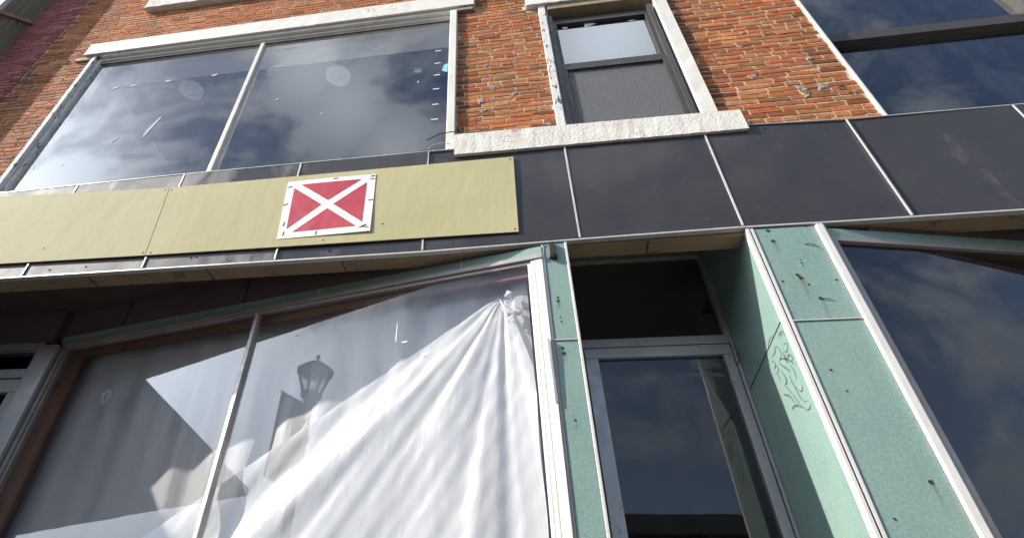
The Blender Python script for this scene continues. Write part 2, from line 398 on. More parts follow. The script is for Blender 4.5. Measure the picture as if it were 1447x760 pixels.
# cement plugs where old fixings were pulled out, and an iron ring
def plug(x, z, r, par=wall, m='cement', y=BY-.0006, th=.004):
    b = MB(); n = 9; c = Vector(W(x, y, z)); ring = []; top = []
    for k in range(n):
        a = 2*math.pi*k/n; rr = r*S*rnd.uniform(.35, 1.3)
        ring.append(b.bm.verts.new(c + Vector((rr*1.25*math.cos(a), .004, rr*math.sin(a))))); top.append(b.bm.verts.new(c + Vector((rr*.8*math.cos(a), -th*rnd.uniform(.2, 1.2), rr*.6*math.sin(a)))))
    for k in range(n): b.bm.faces.new([ring[k], ring[(k+1) % n], top[(k+1) % n], top[k]])
    b.bm.faces.new(top); return b.build('cement_patch', m, par)
for x, z, r in ((-.040, 1.585, .010), (-.052, 1.50, .011), (-.035, 1.39, .012), (-.066, 1.33, .015), (-.068, 1.285, .015), (.02, 1.345, .013), (-.018, 1.72, .009), (.105, 1.205, .013),
                (.657, 1.455, .011), (.652, 1.315, .014), (.747, 1.245, .013), (.79, 1.245, .014), (.745, 1.218, .012), (.805, 1.368, .012), (.685, 1.52, .011)): plug(x, z, r)
b = MB(); c = Vector(W(.826, BY-.008, 1.222)); b.tube([c + Vector((.02*math.cos(a), 0, .02*math.sin(a))) for a in [2*math.pi*k/12 for k in range(13)]], .005, 6, True).build('iron_ring', 'rust', wall)

# shell of the building behind the front (rooms, roof and side walls)
sh = box('side_wall', 'shop', B, -1.818, -1.79, 1.075, 4.0, GZ, 2.7); box('side_wall', 'shop', B, 2.42, 2.45, 1.075, 4.0, GZ, 2.7)
box('back_wall', 'shop', B, -1.79, 2.42, 3.97, 4.0, GZ, 2.7); box('roof', 'roofwall', B, -1.83, 2.46, 1.02, 4.02, 2.62, 2.72)
box('upper_floor', 'floor', B, -1.79, 2.42, 1.075, 3.97, 1.0, 1.03)
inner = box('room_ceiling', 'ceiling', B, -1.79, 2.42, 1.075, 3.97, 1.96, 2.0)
box('room_wall', 'room', B, -1.79, -1.63, 1.075, 3.0, 1.031, 1.958); box('room_wall', 'room', B, -.075, -.05, 1.08, 3.0, 1.031, 1.958); box('room_wall', 'room', B, .64, .66, 1.08, 3.0, 1.031, 1.958)
box('room_wall', 'room', B, -1.79, 2.42, 3.0, 3.03, 1.031, 1.958)
b = MB()                                                     # plaster cornice behind the head of the big window
for y0, y1, z0, z1 in ((1.076, 1.135, 1.873, 1.957), (1.136, 1.165, 1.895, 1.957), (1.166, 1.19, 1.912, 1.957), (1.191, 1.215, 1.935, 1.957)): b.box(-1.629, -.076, y0, y1, z0, z1, bev=.012)
b.build('cornice', 'cornice', inner)
for x, y in ((-1.313, 1.283), (-.668, 1.296)):
    MB().lathe((S*x, S*y, H+S*1.959), [(.155, 0), (.155, -.03), (.135, -.045), (.115, -.015), (.095, -.012), (.085, -.045), (.062, -.05), (.05, -.01), (.025, -.01), (.015, -.03)], 28).build('ceiling_rosette', 'cornice', inner, smooth=False)

# ------------------------------------------------------------------ big upstairs window
def pane(name, m, parent, x0, x1, y, z0, z1): return MB().box(x0, x1, y, y+.0016, z0, z1).build(name, m, parent)
GY = 1.036
bw = MB()
bw.box(-1.548, -1.531, 1.012, 1.075, 1.06, 1.846, bev=.004); bw.box(-1.5305, -1.5135, 1.025, 1.075, 1.06, 1.843, bev=.005)
bigwin = bw.build('picture_window', 'peel', B)
MB().box(-1.513, -.142, 1.013, 1.024, 1.834, 1.849, bev=.003).box(-1.513, -.142, 1.0245, 1.032, 1.822, 1.8485, bev=.002).box(-1.513, -.142, 1.0325, 1.075, 1.815, 1.8515).build('window_head', 'white', bigwin)
box('dark_bead', 'dark', bigwin, -1.513, -.166, 1.0335, 1.0355, 1.8095, 1.8148, bev=0)
MB().box(-.1655, -.1425, 1.006, 1.075, 1.06, 1.8335, bev=.006).build('window_jamb', 'white', bigwin)
MB().box(-.169, -.166, 1.025, 1.075, 1.06, 1.8145, bev=.003).build('window_stop', 'flash', bigwin)
MB().box(-1.513, -.169, 1.026, 1.075, 1.045, 1.06).build('window_rail', 'white', bigwin)
mull = MB().box(-.860, -.846, 1.026, 1.056, 1.0605, 1.8145, bev=.003).build('mullion', 'flash', bigwin)
p1 = pane('window_pane', 'glassup', bigwin, -1.513, -.8605, GY, 1.0605, 1.8145); p2 = pane('window_pane', 'glassup', bigwin, -.8455, -.1695, GY, 1.0605, 1.8145)
b = MB().hexa([W(*q) for q in ((-1.585, 1.003, 1.845), (-1.585, 1.003, 1.918), (-1.585, 1.07, 1.850), (-1.585, 1.07, 1.935), (-.084, 1.003, 1.852), (-.084, 1.003, 1.93), (-.084, 1.07, 1.852), (-.084, 1.07, 1.935))], cuts=60, jit=.0013)
b.build('lintel', 'white', B)
box('lintel_bearing', 'cement', B, -.142, -.088, 1.008, 1.05, 1.829, 1.846)
box('lintel_bearing', 'ply', B, -1.618, -1.551, 1.012, 1.05, 1.822, 1.843)
# specks of paint, tape ticks and smears on the glass
def flat(b, x, z, w, h, y, rot=0, n=7, rag=.3):
    c, s = math.cos(rot), math.sin(rot); pts = []
    for k in range(n):
        a = 2*math.pi*k/n; r = 1 + rnd.uniform(-rag, rag)
        u, v = .5*w*r*math.cos(a), .5*h*r*math.sin(a); pts.append((x + c*u - s*v, y, z + s*u + c*v))
    f = b.bm.faces.new([b.bm.verts.new(W(*p)) for p in pts]); b.bm.normal_update()
    if f.normal.y > 0: f.normal_flip()
YF = GY - .0012
def fleck(par, x, z, w, h, rot=0, n=7, rag=.35, name='paint_fleck', m='fleck'):
    b = MB(); flat(b, x*.9774, z*.9774, w, h, YF, rot, n, rag); return b.build(name, m, par, recalc=False)
for k in range(12): fleck(p1, rnd.uniform(-1.48, -.9), rnd.uniform(1.15, 1.80), rnd.uniform(.002, .007), rnd.uniform(.0015, .004), rnd.uniform(0, 3))
fleck(p1, -1.16, 1.425, .014, .115, -.25, 9); fleck(p1, -1.275, 1.375, .006, .03, -.6)
for x in (-1.41, -1.34, -1.20, -1.02): fleck(p1, x, 1.70+rnd.uniform(-.02, .02), .03, .010, .1)
for k in range(10): fleck(p2, rnd.uniform(-.85, -.2), rnd.uniform(1.2, 1.80), rnd.uniform(.002, .006), rnd.uniform(.0015, .004), rnd.uniform(0, 3))
fleck(p2, -.78, 1.81, .10, .005); fleck(p2, -.74, 1.50, .016, .006, .3); fleck(p2, -.27, 1.512, .006, .016); fleck(p2, -.57, 1.40, .012, .006, .6)
for a in ((-.79, 1.672, .07, .045, .3, 11, .5), (-.274, 1.572, .03, .035, .7, 4, .1), (-.46, 1.71, .07, .01, .1)): fleck(p2, *a, name='dust_smear', m='smudge')
for z in (1.672, 1.60, 1.535, 1.462, 1.385, 1.315): MB().box(-.215, -.196, YF-.0006, YF, z*.9774, z*.9774+.003).build('tape_tick', 'tape', p2)
b = MB(); b.quadbox([(-.191, 1.521), (-.173, 1.510), (-.172, 1.556), (-.184, 1.552)], None, YF-.001, YF-.0002); b.build('blue_tape', 'bluetape', p2)

# ------------------------------------------------------------------ sash window
sw = MB().box(.128, .150, 1.010, 1.075, 1.176, 1.795, bev=.005).box(.1505, .1565, 1.022, 1.075, 1.176, 1.79, bev=.003).build('sash_window', 'peel', B)
MB().box(.486, .521, 1.008, 1.075, 1.176, 1.795, cuts=14, jit=.0022).build('window_jamb', 'white', sw)
MB().box(.157, .4855, 1.010, 1.075, 1.766, 1.792, bev=.004).build('window_head', 'ply', sw)
def sbox(b, *a, **k): return b.box(*[q*.983 for q in a], **k)      # sashes set 5 cm forward in the opening
b = MB()
for x0, x1 in ((.157, .171), (.4715, .4855)): sbox(b, x0, x1, 1.035, 1.076, 1.17, 1.7655, bev=.002)
sbox(b, .1712, .4713, 1.054, 1.076, 1.745, 1.7655, bev=.002)
b.build('dark_frame', 'bronze', sw)
b = MB()
for x0, x1 in ((.1715, .1835), (.4615, .4712)): sbox(b, x0, x1, 1.05, 1.072, 1.50, 1.7445, bev=.002)
sbox(b, .1837, .4613, 1.05, 1.072, 1.735, 1.7445, bev=.002); sbox(b, .1715, .4712, 1.045, 1.072, 1.478, 1.4995, bev=.002)
us = b.build('upper_sash', 'bronze', sw)
sbox(MB(), .1837, .4613, 1.062, 1.0636, 1.50, 1.735).build('window_pane', 'glassup', us)
b = MB()
for x0, x1 in ((.1715, .186), (.457, .4712)): sbox(b, x0, x1, 1.040, 1.060, 1.17, 1.4775, bev=.002)
sbox(b, .1862, .4568, 1.04, 1.06, 1.463, 1.4775, bev=.002); sbox(b, .1862, .4568, 1.04, 1.06, 1.17, 1.205, bev=.002)
ls = b.build('lower_sash', 'bronze', sw)
sbox(MB(), .1862, .4568, 1.0475, 1.0483, 1.205, 1.463).build('insect_screen', 'screen', ls)
sbox(MB(), .1862, .4568, 1.056, 1.0576, 1.205, 1.463).build('window_pane', 'glassup', ls)
for a in ((.28, 1.698, .05, .035, 1.0425, 0, 3, .0), (.206, 1.695, .02, .012, 1.0425, 0, 6), (.413, 1.692, .03, .006, 1.0425, 0, 4, .05)):
    b = MB(); flat(b, *a); b.build('paper_scrap', 'tape', us, recalc=False)
MB().hexa([W(*q) for q in ((.09, 1.002, 1.795), (.09, 1.002, 1.89), (.09, 1.06, 1.795), (.09, 1.06, 1.89), (.56, 1.002, 1.795), (.56, 1.002, 1.89), (.56, 1.06, 1.795), (.56, 1.06, 1.89))], cuts=20, jit=.003).build('lintel', 'white', B)
MB().hexa([W(*q) for q in ((-.141, .992, 1.085), (-.141, .992, 1.163), (-.141, 1.06, 1.085), (-.141, 1.06, 1.168), (.563, .992, 1.085), (.563, .992, 1.155), (.563, 1.06, 1.085), (.563, 1.06, 1.16))], cuts=50, jit=.0014).build('window_sill', 'stone', B)

# right hand window, only its left edge in the photo
b = MB().box(.872, .876, 1.010, 1.075, 1.06, 2.02, bev=.002); rw = b.build('picture_window', 'trim', B, )
b = MB().box(.8763, .888, 1.03, 1.075, 1.06, 2.015, bev=.002).box(.8883, 1.42, 1.038, 1.072, 1.455, 1.489, bev=.002).box(1.4203, 1.44, 1.03, 1.075, 1.06, 2.015, bev=.002).box(1.4403, 2.04, 1.038, 1.072, 1.455, 1.489, bev=.002)
b.build('dark_frame', 'bronze', rw)
pane('window_pane', 'glassup', rw, .888, 1.42, 1.06, 1.49, 2.015); pane('window_pane', 'glassup', rw, .888, 1.42, 1.06, 1.06, 1.455)
pane('window_pane', 'glassup', rw, 1.44, 2.04, 1.06, 1.49, 2.015); pane('window_pane', 'glassup', rw, 1.44, 2.04, 1.06, 1.06, 1.455)
box('window_head', 'white', rw, .86, 2.06, 1.0, 1.075, 2.02, 2.08)
# third storey sill and window, cut off by the top of the photo
MB().box(-1.452, -.55, .995, 1.06, 2.152, 2.212, cuts=30, jit=.003).build('window_sill', 'stone', B)
uw = MB().box(-1.3495, -.6505, 1.03, 1.075, 2.213, 2.24).box(-1.385, -1.35, 1.01, 1.075, 2.213, 3.1, bev=.006).box(-.65, -.62, 1.01, 1.075, 2.213, 3.1).build('upper_window', 'peel', B)
pane('window_pane', 'glassup', uw, -1.35, -.65, 1.06, 2.213, 2.62)

# ------------------------------------------------------------------ fascia
SX = [-1.80, -1.565, -1.230, -.899, -.558, -.209, .135, .464, .777, 1.115, 1.455, 1.80, 2.14, 2.45]
def lerp(tab, x):
    for (a, u), (c, v) in zip(tab, tab[1:]):
        if x <= c: return u + (v-u)*(x-a)/(c-a)
    return tab[-1][1]
def ftop(x): return lerp([(-1.9, 1.098), (-1.487, 1.101), (-.9, 1.111), (-.22, 1.112), (.30, 1.113), (.54, 1.105), (.785, 1.092), (1.1, 1.090), (2.5, 1.09)], x)
def fbot(x): return lerp([(-1.9, .785), (-1.29, .784), (-.204, .782), (.14, .789), (.46, .793), (.66, .791), (2.5, .79)], x)
for i, (a, c) in enumerate(zip(SX, SX[1:])):
    y0 = 1.0 + rnd.uniform(-.0006, .0006); g = .0012
    n = 6; b = MB(); tilt = rnd.uniform(-.0007, .0007)
    pts = [(a+g+(c-a-2*g)*k/n, fbot(a+g+(c-a-2*g)*k/n)+.004) for k in range(n+1)] + [(a+g+(c-a-2*g)*k/n, ftop(a+g+(c-a-2*g)*k/n)) for k in range(n, -1, -1)]
    b.quadbox(pts, None, y0, y0+.012)
    kx, kz = (rnd.uniform(-.011, .011), rnd.uniform(-.011, .011)) if i > 3 else (.003, -.006)   # each sheet sits slightly out of true
    for v in b.bm.verts: v.co.y += kx*(v.co.x - S*(a+c)/2) + kz*(v.co.z - H - S*.95)
    fp = b.build('fascia_panel', 'fascia', B)
    # screws and old holes
    def hole(x, z, r=.0022, m='hole', par=fp, y=y0):
        MB().tube([(x, y-.0006, z), (x, y+.001, z)], r*S*rnd.uniform(.8, 1.2), 8).build('screw_hole', m, par)
    for q in {1: [(-1.34, 1.086), (-1.36, 1.086)], 2: [(-1.16, .803), (-1.06, .806)], 3: [(-.78, .812), (-.765, .813), (-.84, 1.098), (-.82, 1.098), (-.80, 1.098)], 4: [(-.50, 1.098), (-.53, 1.10), (-.42, 1.10), (-.41, 1.104), (-.43, .806)],
              5: [(-.09, .797), (-.02, .806)], 6: [(.20, 1.075)], 7: [(.672, .824), (.60, 1.09), (.735, .822)]}.get(i, []): hole(*q)
    if i == 7:
        for q in ((.61, .822, .02, .006), (.578, .822, .012, .005)):
            b = MB(); flat(b, *q, y0-.0012, .05); b.build('rust_stain', 'rust', fp, recalc=False)
    if i in (6, 7):
        for k in range(4):
            b = MB(); flat(b, rnd.uniform(a+.03, c-.03), rnd.uniform(.82, 1.06), rnd.uniform(.003, .009), .0018, y0-.0012, rnd.uniform(-1, 1), 6); b.build('scratch', 'scratch', fp, recalc=False)
for x in SX[1:-1]:
    MB().hexa([W(x-.0021, .9972, fbot(x)+.005), W(x-.0021, .9972, ftop(x)-.001), W(x-.0021, 1.0, fbot(x)+.005), W(x-.0021, 1.0, ftop(x)-.001), W(x+.0021, .9972, fbot(x)+.005), W(x+.0021, .9972, ftop(x)-.001), W(x+.0021, 1.0, fbot(x)+.005), W(x+.0021, 1.0, ftop(x)-.001)], bev=.002).build('joint_strip', 'trim', B)
def strip(name, m, xs, zf, y0, y1, h0, h1):
    b = MB()
    for a, c in zip(xs, xs[1:]):
        ps = [W(x, y, zf(x)+h) for x in (a, c) for y in (y0, y1) for h in (h0, h1)]
        b.hexa(ps)
    bmesh.ops.remove_doubles(b.bm, verts=b.bm.verts, dist=.0004)
    return b.build(name, m, B)
xs = [-1.8 + .05*k for k in range(86)]
strip('edge_strip', 'trim', xs, fbot, .9975, 1.011, -.0008, .0026)
strip('cap_flashing', 'trim', xs, ftop, .998, 1.018, .0002, .0022)
box('fascia_core', 'dark', B, -1.8, 2.45, 1.0135, 1.058, .80, 1.07, bev=0)
sf = box('soffit_board', 'soffit', B, -1.80, .468, 1.012, 1.0575, .7835, .799, bev=.002); box('soffit_board', 'soffit', B, .4685, 2.45, 1.012, 1.0575, .790, .7995, bev=.002)
for x in (-1.05, -.735, -.40, .04, .275): box('board_joint', 'dark', sf, x-.0012, x+.0012, 1.0125, 1.057, .7826, .7834, bev=0)
box('beam_back', 'ceil', B, -1.8, 2.45, 1.0582, 1.064, .80, .968, bev=0)

# ------------------------------------------------------------------ recess, angled display window
SL = .21
def gy(x): return 1 + SL*(.04 - x)
def slant(x0, x1, z0, z1, d0, d1, m, name, parent, bev=.003, b=None, fin=True):
    """a bar on the slanted shop-window line; d0..d1 is depth behind that line"""
    b = b or MB()
    b.hexa([W(x, gy(x)+d, z) for x in (x0, x1) for d in (d0, d1) for z in (z0, z1)], bev=bev)
    return b.build(name, m, parent) if fin else b
dw = MB()
slant(-1.285, .0505, .745, .756, -.004, .03, None, None, None, b=dw, fin=False); slant(-1.285, .0505, .7365, .7447, .002, .03, None, None, None, b=dw, fin=False)
slant(-1.285, -1.272, GZ+.1, .7362, -.002, .03, None, None, None, b=dw, fin=False); slant(-1.2718, -1.262, GZ+.1, .7362, .004, .03, None, None, None, b=dw, fin=False)
slant(-1.285, .05, -.28, -.25, -.004, .03, None, None, None, b=dw, fin=False)
dwin = dw.build('display_window', 'alub', B)
b = MB(); slant(.026, .0338, GZ+.1, .7447, -.0006, .03, None, None, None, b=b, fin=False); slant(.0343, .0505, GZ+.1, .7447, -.0012, .03, None, None, None, b=b, fin=False); slant(.019, .0257, GZ+.1, .7362, .0, .03, None, None, None, b=b, fin=False); b.build('window_jamb', 'flash', dwin)
MB().hexa([W(*q) for q in ((.046, .9945, .43), (.043, .992, .553), (.046, .997, .43), (.043, .9955, .553), (.051, .9955, .43), (.0475, .992, .553), (.051, .9975, .43), (.0475, .9955, .553))]).build('loose_trim', 'trim', dwin)
slant(-.650, -.640, -.249, .7362, -.003, .02, 'trim', 'mullion', dwin)
g1 = slant(-1.2617, -.6503, -.249, .7362, .008, .0095, 'glassshop', 'window_pane', dwin, bev=0); g2 = slant(-.6397, .0188, -.249, .7362, .008, .0095, 'glassshop', 'window_pane', dwin, bev=0)
slant(-1.30, .0505, .7563, .7765, -.001, .03, 'teal', 'header_panel', B)
for x in (-.90, -.48, -.125): slant(x-.0015, x+.0015, .757, .776, -.0022, -.0012, 'trim', 'joint_strip', B, bev=0)
bh = slant(-1.32, -.05, .7768, .868, .0005, .03, 'bulk', 'bulkhead', B)
for x in (-1.305, -1.09, -.70): slant(x-.0015, x+.0015, .778, .86, -.001, .0, 'dark', 'board_joint', bh, bev=0)
b = MB(); b.quadbox([(-1.79, 0), (.08, 0), (.08, .001), (-1.79, .001)], None, 1.0645, 1.45); b.bm.verts.ensure_lookup_table()
for v in b.bm.verts: v.co.z += S*.862
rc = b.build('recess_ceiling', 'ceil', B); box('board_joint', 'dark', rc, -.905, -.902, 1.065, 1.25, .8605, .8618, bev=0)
# wooden surround just inside the glass
b = MB(); slant(-1.262, .019, .715, .736, .016, .03, None, None, None, b=b, fin=False); slant(-1.262, -1.20, -.249, .714, .016, .03, None, None, None, b=b, fin=False); b.build('inner_casing', 'wood', dwin)
# marks on the shop glass
def onglass(px, pz, d=.0072): return (px, gy(px)+d, pz)
b = MB()
for k in range(7):
    a0 = k*.9; c0 = Vector((-1.045, 0, .575)); r = .012
    x = c0.x + r*math.cos(a0); z = c0.z + r*1.2*math.sin(a0); w = .006
    b.bm.faces.new([b.bm.verts.new(W(*onglass(x+dx, z+dz))) for dx, dz in ((-w, -w*rnd.uniform(.3, 1)), (w*rnd.uniform(.5, 1.3), -w), (w, w*rnd.uniform(.5, 1.2)), (-w*.7, w))])
b.build('glue_mark', 'fleck', g1, recalc=False)
for x, z, w, h in ((-.27, .63, .0016, .05), (-.25, .60, .012, .003), (-.52, .66, .01, .004)):
    b = MB(); b.bm.faces.new([b.bm.verts.new(W(*onglass(x+dx*w, z+dz*h))) for dx, dz in ((-.5, -.5), (.5, -.5), (.5, .5), (-.5, .5))]); b.build('scratch', 'tape', g2, recalc=False)

# plastic sheets hanging behind the glass
def smoothstep(a, b, x): t = max(0, min(1, (x-a)/(b-a))); return t*t*(3-2*t)
def grid_mesh(name, fn, nu, nv, m):
    V = [fn(i/nu, j/nv) for j in range(nv+1) for i in range(nu+1)]
    F = [(j*(nu+1)+i, j*(nu+1)+i+1, (j+1)*(nu+1)+i+1, (j+1)*(nu+1)+i) for j in range(nv) for i in range(nu)]
    return raw_mesh(name, V, F, m, None)
ph = [rnd.uniform(0, 6.28) for _ in range(20)]
def back_sheet(u, v):
    x = -1.255 + u*1.27; z = -.245 + v*.98
    d = .05 + .0035*math.sin(x*38+ph[0]+1.2*math.sin(x*9+z*2)) + .0025*math.sin(x*71+ph[1]+z*4) + .004*math.sin(z*7+x*5)
    return W(x, gy(x)+d, z)
o = grid_mesh('plastic_sheet', back_sheet, 220, 40, 'haze_sheet'); tag(o, 'cloudy grey plastic sheet stretched flat right across the shop window', 'plastic sheet')
AX, AZ = -.036, .695
FOLDS = [(rnd.uniform(-58, 14), rnd.uniform(2.0, 5.5), rnd.uniform(.25, .9)*rnd.choice((-1, 1, 1)), rnd.uniform(.0, .35)) for _ in range(26)]
def tent(u, v):
    # folds fan out and down from one gathered point; u across the fan, v away from the gather
    dg = -60 + 76*u; th = math.radians(dg)              # angle from straight down, left negative
    fold = 0
    for c, w_, a, s0 in FOLDS:
        q = (dg - c + 2.2*math.sin(v*4+c))/w_
        fold += a*math.exp(-q*q)*smoothstep(s0-.12, s0+.12, v+.04)
    R_ = .012 + 1.05*v
    x = AX + R_*math.sin(th); z = AZ - R_*math.cos(th)
    x = min(x, .014 + .0015*math.sin(z*30)); z = max(z, -.24)
    d = .034 - (.0035+.0175*min(v, .5))*fold + .004*math.sin(z*60+x*45)*math.exp(-v*9) + .0006*math.sin(x*95+z*63) + .0004*math.sin(x*160-z*120)
    d = .030 + .0185*math.tanh((d-.030)/.0185)
    return W(x, gy(x)+d, z)
o = grid_mesh('plastic_sheet', tent, 300, 120, 'sheet'); tag(o, 'bright white gathered plastic drape fanning out in folds beside the teal pilaster', 'plastic sheet')
b = MB()
for k in range(10):
    a = rnd.uniform(0, 6.28); x = AX + rnd.uniform(-.004, .018); z = AZ - rnd.uniform(.010, .075); dd = rnd.uniform(.014, .024)
    pts = [(x + rnd.uniform(-.009, .009), z + rnd.uniform(-.016, .016), dd + rnd.uniform(-.004, .008)) for _ in range(4)]
    b.bm.faces.new([b.bm.verts.new(W(p, gy(p)+d, q)) for p, q, d in pts])
gk = b.build('gathered_knot', 'sheet', o, recalc=False); gk.modifiers.new('thickness', 'SOLIDIFY').thickness = .006

# recessed entry at the far left
en = MB()
en.box(-1.342, -1.2885, 1.262, 1.31, GZ+.05, .745, bev=.004); en.box(-1.8, -1.3425, 1.27, 1.31, .738, .757, bev=.004); en.box(-1.36, -1.3425, 1.274, 1.31, GZ+.05, .7375)
en.box(-1.8, -1.3605, 1.274, 1.31, .655, .680, bev=.003)
entry = en.build('entry_frame', 'aludoor', B)
pane('transom_pane', 'glassdoor', entry, -1.79, -1.36, 1.29, .68, .738)
ed = MB().box(-1.79, -1.3605, 1.279, 1.305, .615, .652, bev=.003).box(-1.385, -1.3605, 1.279, 1.305, GZ+.05, .6145, bev=.003).box(-1.79, -1.76, 1.279, 1.305, GZ+.05, .6145).build('shop_door', 'aludoor', B)
pane('door_pane', 'glassdoor', ed, -1.76, -1.385, 1.29, GZ+.1, .6145)
box('bulkhead', 'bulk', B, -1.8, -1.325, 1.272, 1.31, .7575, .8605)
box('recess_wall', 'teal', B, -1.805, -1.785, 1.064, 1.27, GZ, .861); box('pilaster_panel', 'teal', B, -1.82, -1.70, 1.0, 1.012, GZ, .784)

# ------------------------------------------------------------------ pilasters
def holes_on(par, y, pts):
    for x, z, r, st in pts:
        b = MB(); c = Vector(W(x, y, z)); n = 9
        ring = [b.bm.verts.new(c + Vector((r*S*rnd.uniform(.7, 1.3)*math.cos(2*math.pi*k/n), -.0016, r*S*rnd.uniform(.7, 1.3)*math.sin(2*math.pi*k/n)))) for k in range(n)]
        cen = b.bm.verts.new(c + Vector((0, -.0005, 0)))
        for k in range(n): b.bm.faces.new([ring[(k+1) % n], ring[k], cen])
        b.build('bolt_hole', 'hole', par, recalc=False)
        if st:
            b = MB(); w = r*S*1.1; L = st*S; b.bm.verts.layers.float_color
            vs = []
            for k in range(7):
                q = k/6
                for sx in (-1, 0, 1): vs.append((Vector(W(x, y, z)) + Vector((sx*w*(1+.4*q) + .004*math.sin(q*5), -.0010, -q*L)), (1-q)*(.75 if sx == 0 else 0)))
            V = [tuple(p) for p, _ in vs]; F = [(3*k+i, 3*k+i+1, 3*k+i+4, 3*k+i+3) for k in range(6) for i in (0, 1)]
            raw_mesh('rust_run', V, F, 'stain', par, [(a, a, a, 1) for _, a in vs])
pu = box('pilaster_panel', 'teal', B, .0565, .0995, 1.0005, 1.012, .5545, .7865); pl_ = box('pilaster_panel', 'teal', B, .0565, .0995, 1.0005, 1.012, GZ, .5515)
box('joint_strip', 'trim', B, .0567, .0993, .9985, 1.0003, .5517, .5543, bev=.001)
box('corner_strip', 'flash', B, .0998, .1055, .9985, 1.014, GZ, .785); box('corner_strip', 'trim', B, .0510, .0562, .9988, 1.014, .5535, .781, bev=.002); box('corner_strip', 'alub', B, .0510, .0562, .9992, 1.014, GZ, .553, bev=.002)
holes_on(pu, 1.0005, [(.0725, .648, .0022, .03), (.072, .639, .003, .02), (.0725, .602, .0018, 0), (.0735, .593, .0018, 0), (.0615, .777, .002, 0), (.0615, .735, .001, 0)])
holes_on(pl_, 1.0005, [(.070, .536, .0028, .02), (.071, .525, .0032, .03), (.076, .40, .002, .02)])
br = MB().box(.068, .079, .991, .9995, .747, .783, bev=.003).box(.066, .082, .9915, .9998, .742, .7468, bev=.002).build('rusty_bracket', 'rust', B); 
MB().tube([(.0745, .992, .7475), (.0745, .9895, .7475)], .008, 8).build('bolt_head', 'hole', br)
qu = box('pilaster_panel', 'teal', B, .4805, .5945, 1.0005, 1.012, .5745, .7875); ql = box('pilaster_panel', 'teal', B, .4805, .5945, 1.0005, 1.012, GZ, .5715)
box('joint_strip', 'trim', B, .4807, .5943, .9985, 1.0003, .5717, .5743, bev=.001)
box('corner_strip', 'flash', B, .4655, .4715, .9975, 1.014, GZ, .788, bev=.002); box('corner_strip', 'dark', B, .4717, .4738, .9998, 1.014, GZ, .787, bev=0); box('corner_strip', 'flash', B, .474, .4803, .9985, 1.014, GZ, .788, bev=.003)
box('corner_strip', 'flash', B, .595, .6085, .993, 1.02, GZ, .786, bev=.004); box('corner_strip', 'alub', B, .6087, .6125, .996, 1.02, GZ, .785, bev=.001)
holes_on(qu, 1.0005, [(.5065, .781, .0036, 0), (.5075, .754, .0042, .04), (.500, .768, .0012, 0), (.5405, .706, .0012, 0), (.540, .698, .0018, 0), (.540, .692, .0014, 0), (.523, .671, .0035, .02), (.5255, .664, .004, .06), (.534, .648, .0022, .015), (.492, .658, .0022, 0), (.584, .655, .0022, 0), (.543, .617, .0038, .045), (.5785, .785, .0016, 0)])
holes_on(ql, 1.0005, [(.505, .477, .0022, .015), (.5145, .440, .0018, .01), (.57, .30, .003, .05), (.50, .25, .002, 0)])
for x, z, dx, dz in ((.5605, .742, .024, .004), (.545, .616, .014, -.006)):
    MB().tube([(x, .9992, z), (x+dx*.5, .998, z-.001), (x+dx, .9985, z-.008-dz)], .0022, 5).build('wire_stub', 'wire', qu)

# ------------------------------------------------------------------ door recess
rw_ = box('recess_wall', 'teal', B, .4662, .4785, 1.0145, 1.285, GZ, .9675, bev=.001)
MB().hexa([W(*q) for q in ((.4657, 1.015, .5795), (.4657, 1.015, .582), (.4657, 1.262, .563), (.4657, 1.262, .5655), (.4661, 1.015, .5795), (.4661, 1.015, .582), (.4661, 1.262, .563), (.4661, 1.262, .5655))]).build('board_joint', 'rust', rw_)
box('recess_wall', 'teal', B, .0985, .1050, 1.0145, 1.285, GZ, .9675, bev=.001)
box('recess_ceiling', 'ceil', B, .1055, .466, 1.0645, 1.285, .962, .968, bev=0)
DY = 1.27
df = MB()
df.box(.106, .133, DY-.006, DY+.03, GZ, .948, bev=.003); df.box(.4595, .4656, DY-.006, DY+.03, GZ, .948, bev=.002); df.box(.453, .4593, DY-.002, DY+.03, .6845, .9245, bev=.002)
df.box(.1332, .4593, DY-.004, DY+.03, .925, .948, bev=.003); df.box(.1332, .4593, DY-.005, DY+.03, .6765, .697, bev=.003)
dfr = df.build('door_frame', 'aludoor', B)
pane('transom_pane', 'glassdoor', dfr, .1333, .453, DY+.012, .697, .9248)
dr = MB().box(.1365, .4575, DY-.002, DY+.02, .650, .675, bev=.003).box(.1365, .1655, DY-.002, DY+.02, GZ+.01, .6497, bev=.003).box(.4385, .4575, DY-.002, DY+.02, GZ+.01, .6497, bev=.003).box(.1658, .4383, DY-.002, DY+.02, GZ+.01, GZ+.12).build('shop_door', 'aludoor', B)
dp = pane('door_pane', 'glassdoor', dr, .1658, .4383, DY+.008, GZ+.12, .6497)
hg = MB()
hg.tube([(.4600, DY-.010, .662), (.4600, DY-.010, .625)], .0075, 8).box(.4555, .4598, DY-.0055, DY-.0025, .627, .660)
hg.build('door_hinge', 'alub', dr)
for (x0, x1, z0, z1) in ((.362, .428, .618, .642), (.335, .432, .598, .609), (.385, .405, .570, .617)):
    b = MB(); b.bm.faces.new([b.bm.verts.new(W(x, DY+.0072, z)) for x, z in ((x0, z0), (x1, z0+.003), (x1-.004, z1+.002), (x0+.003, z1))]); b.build('dust_smear', 'smudge', dp, recalc=False)
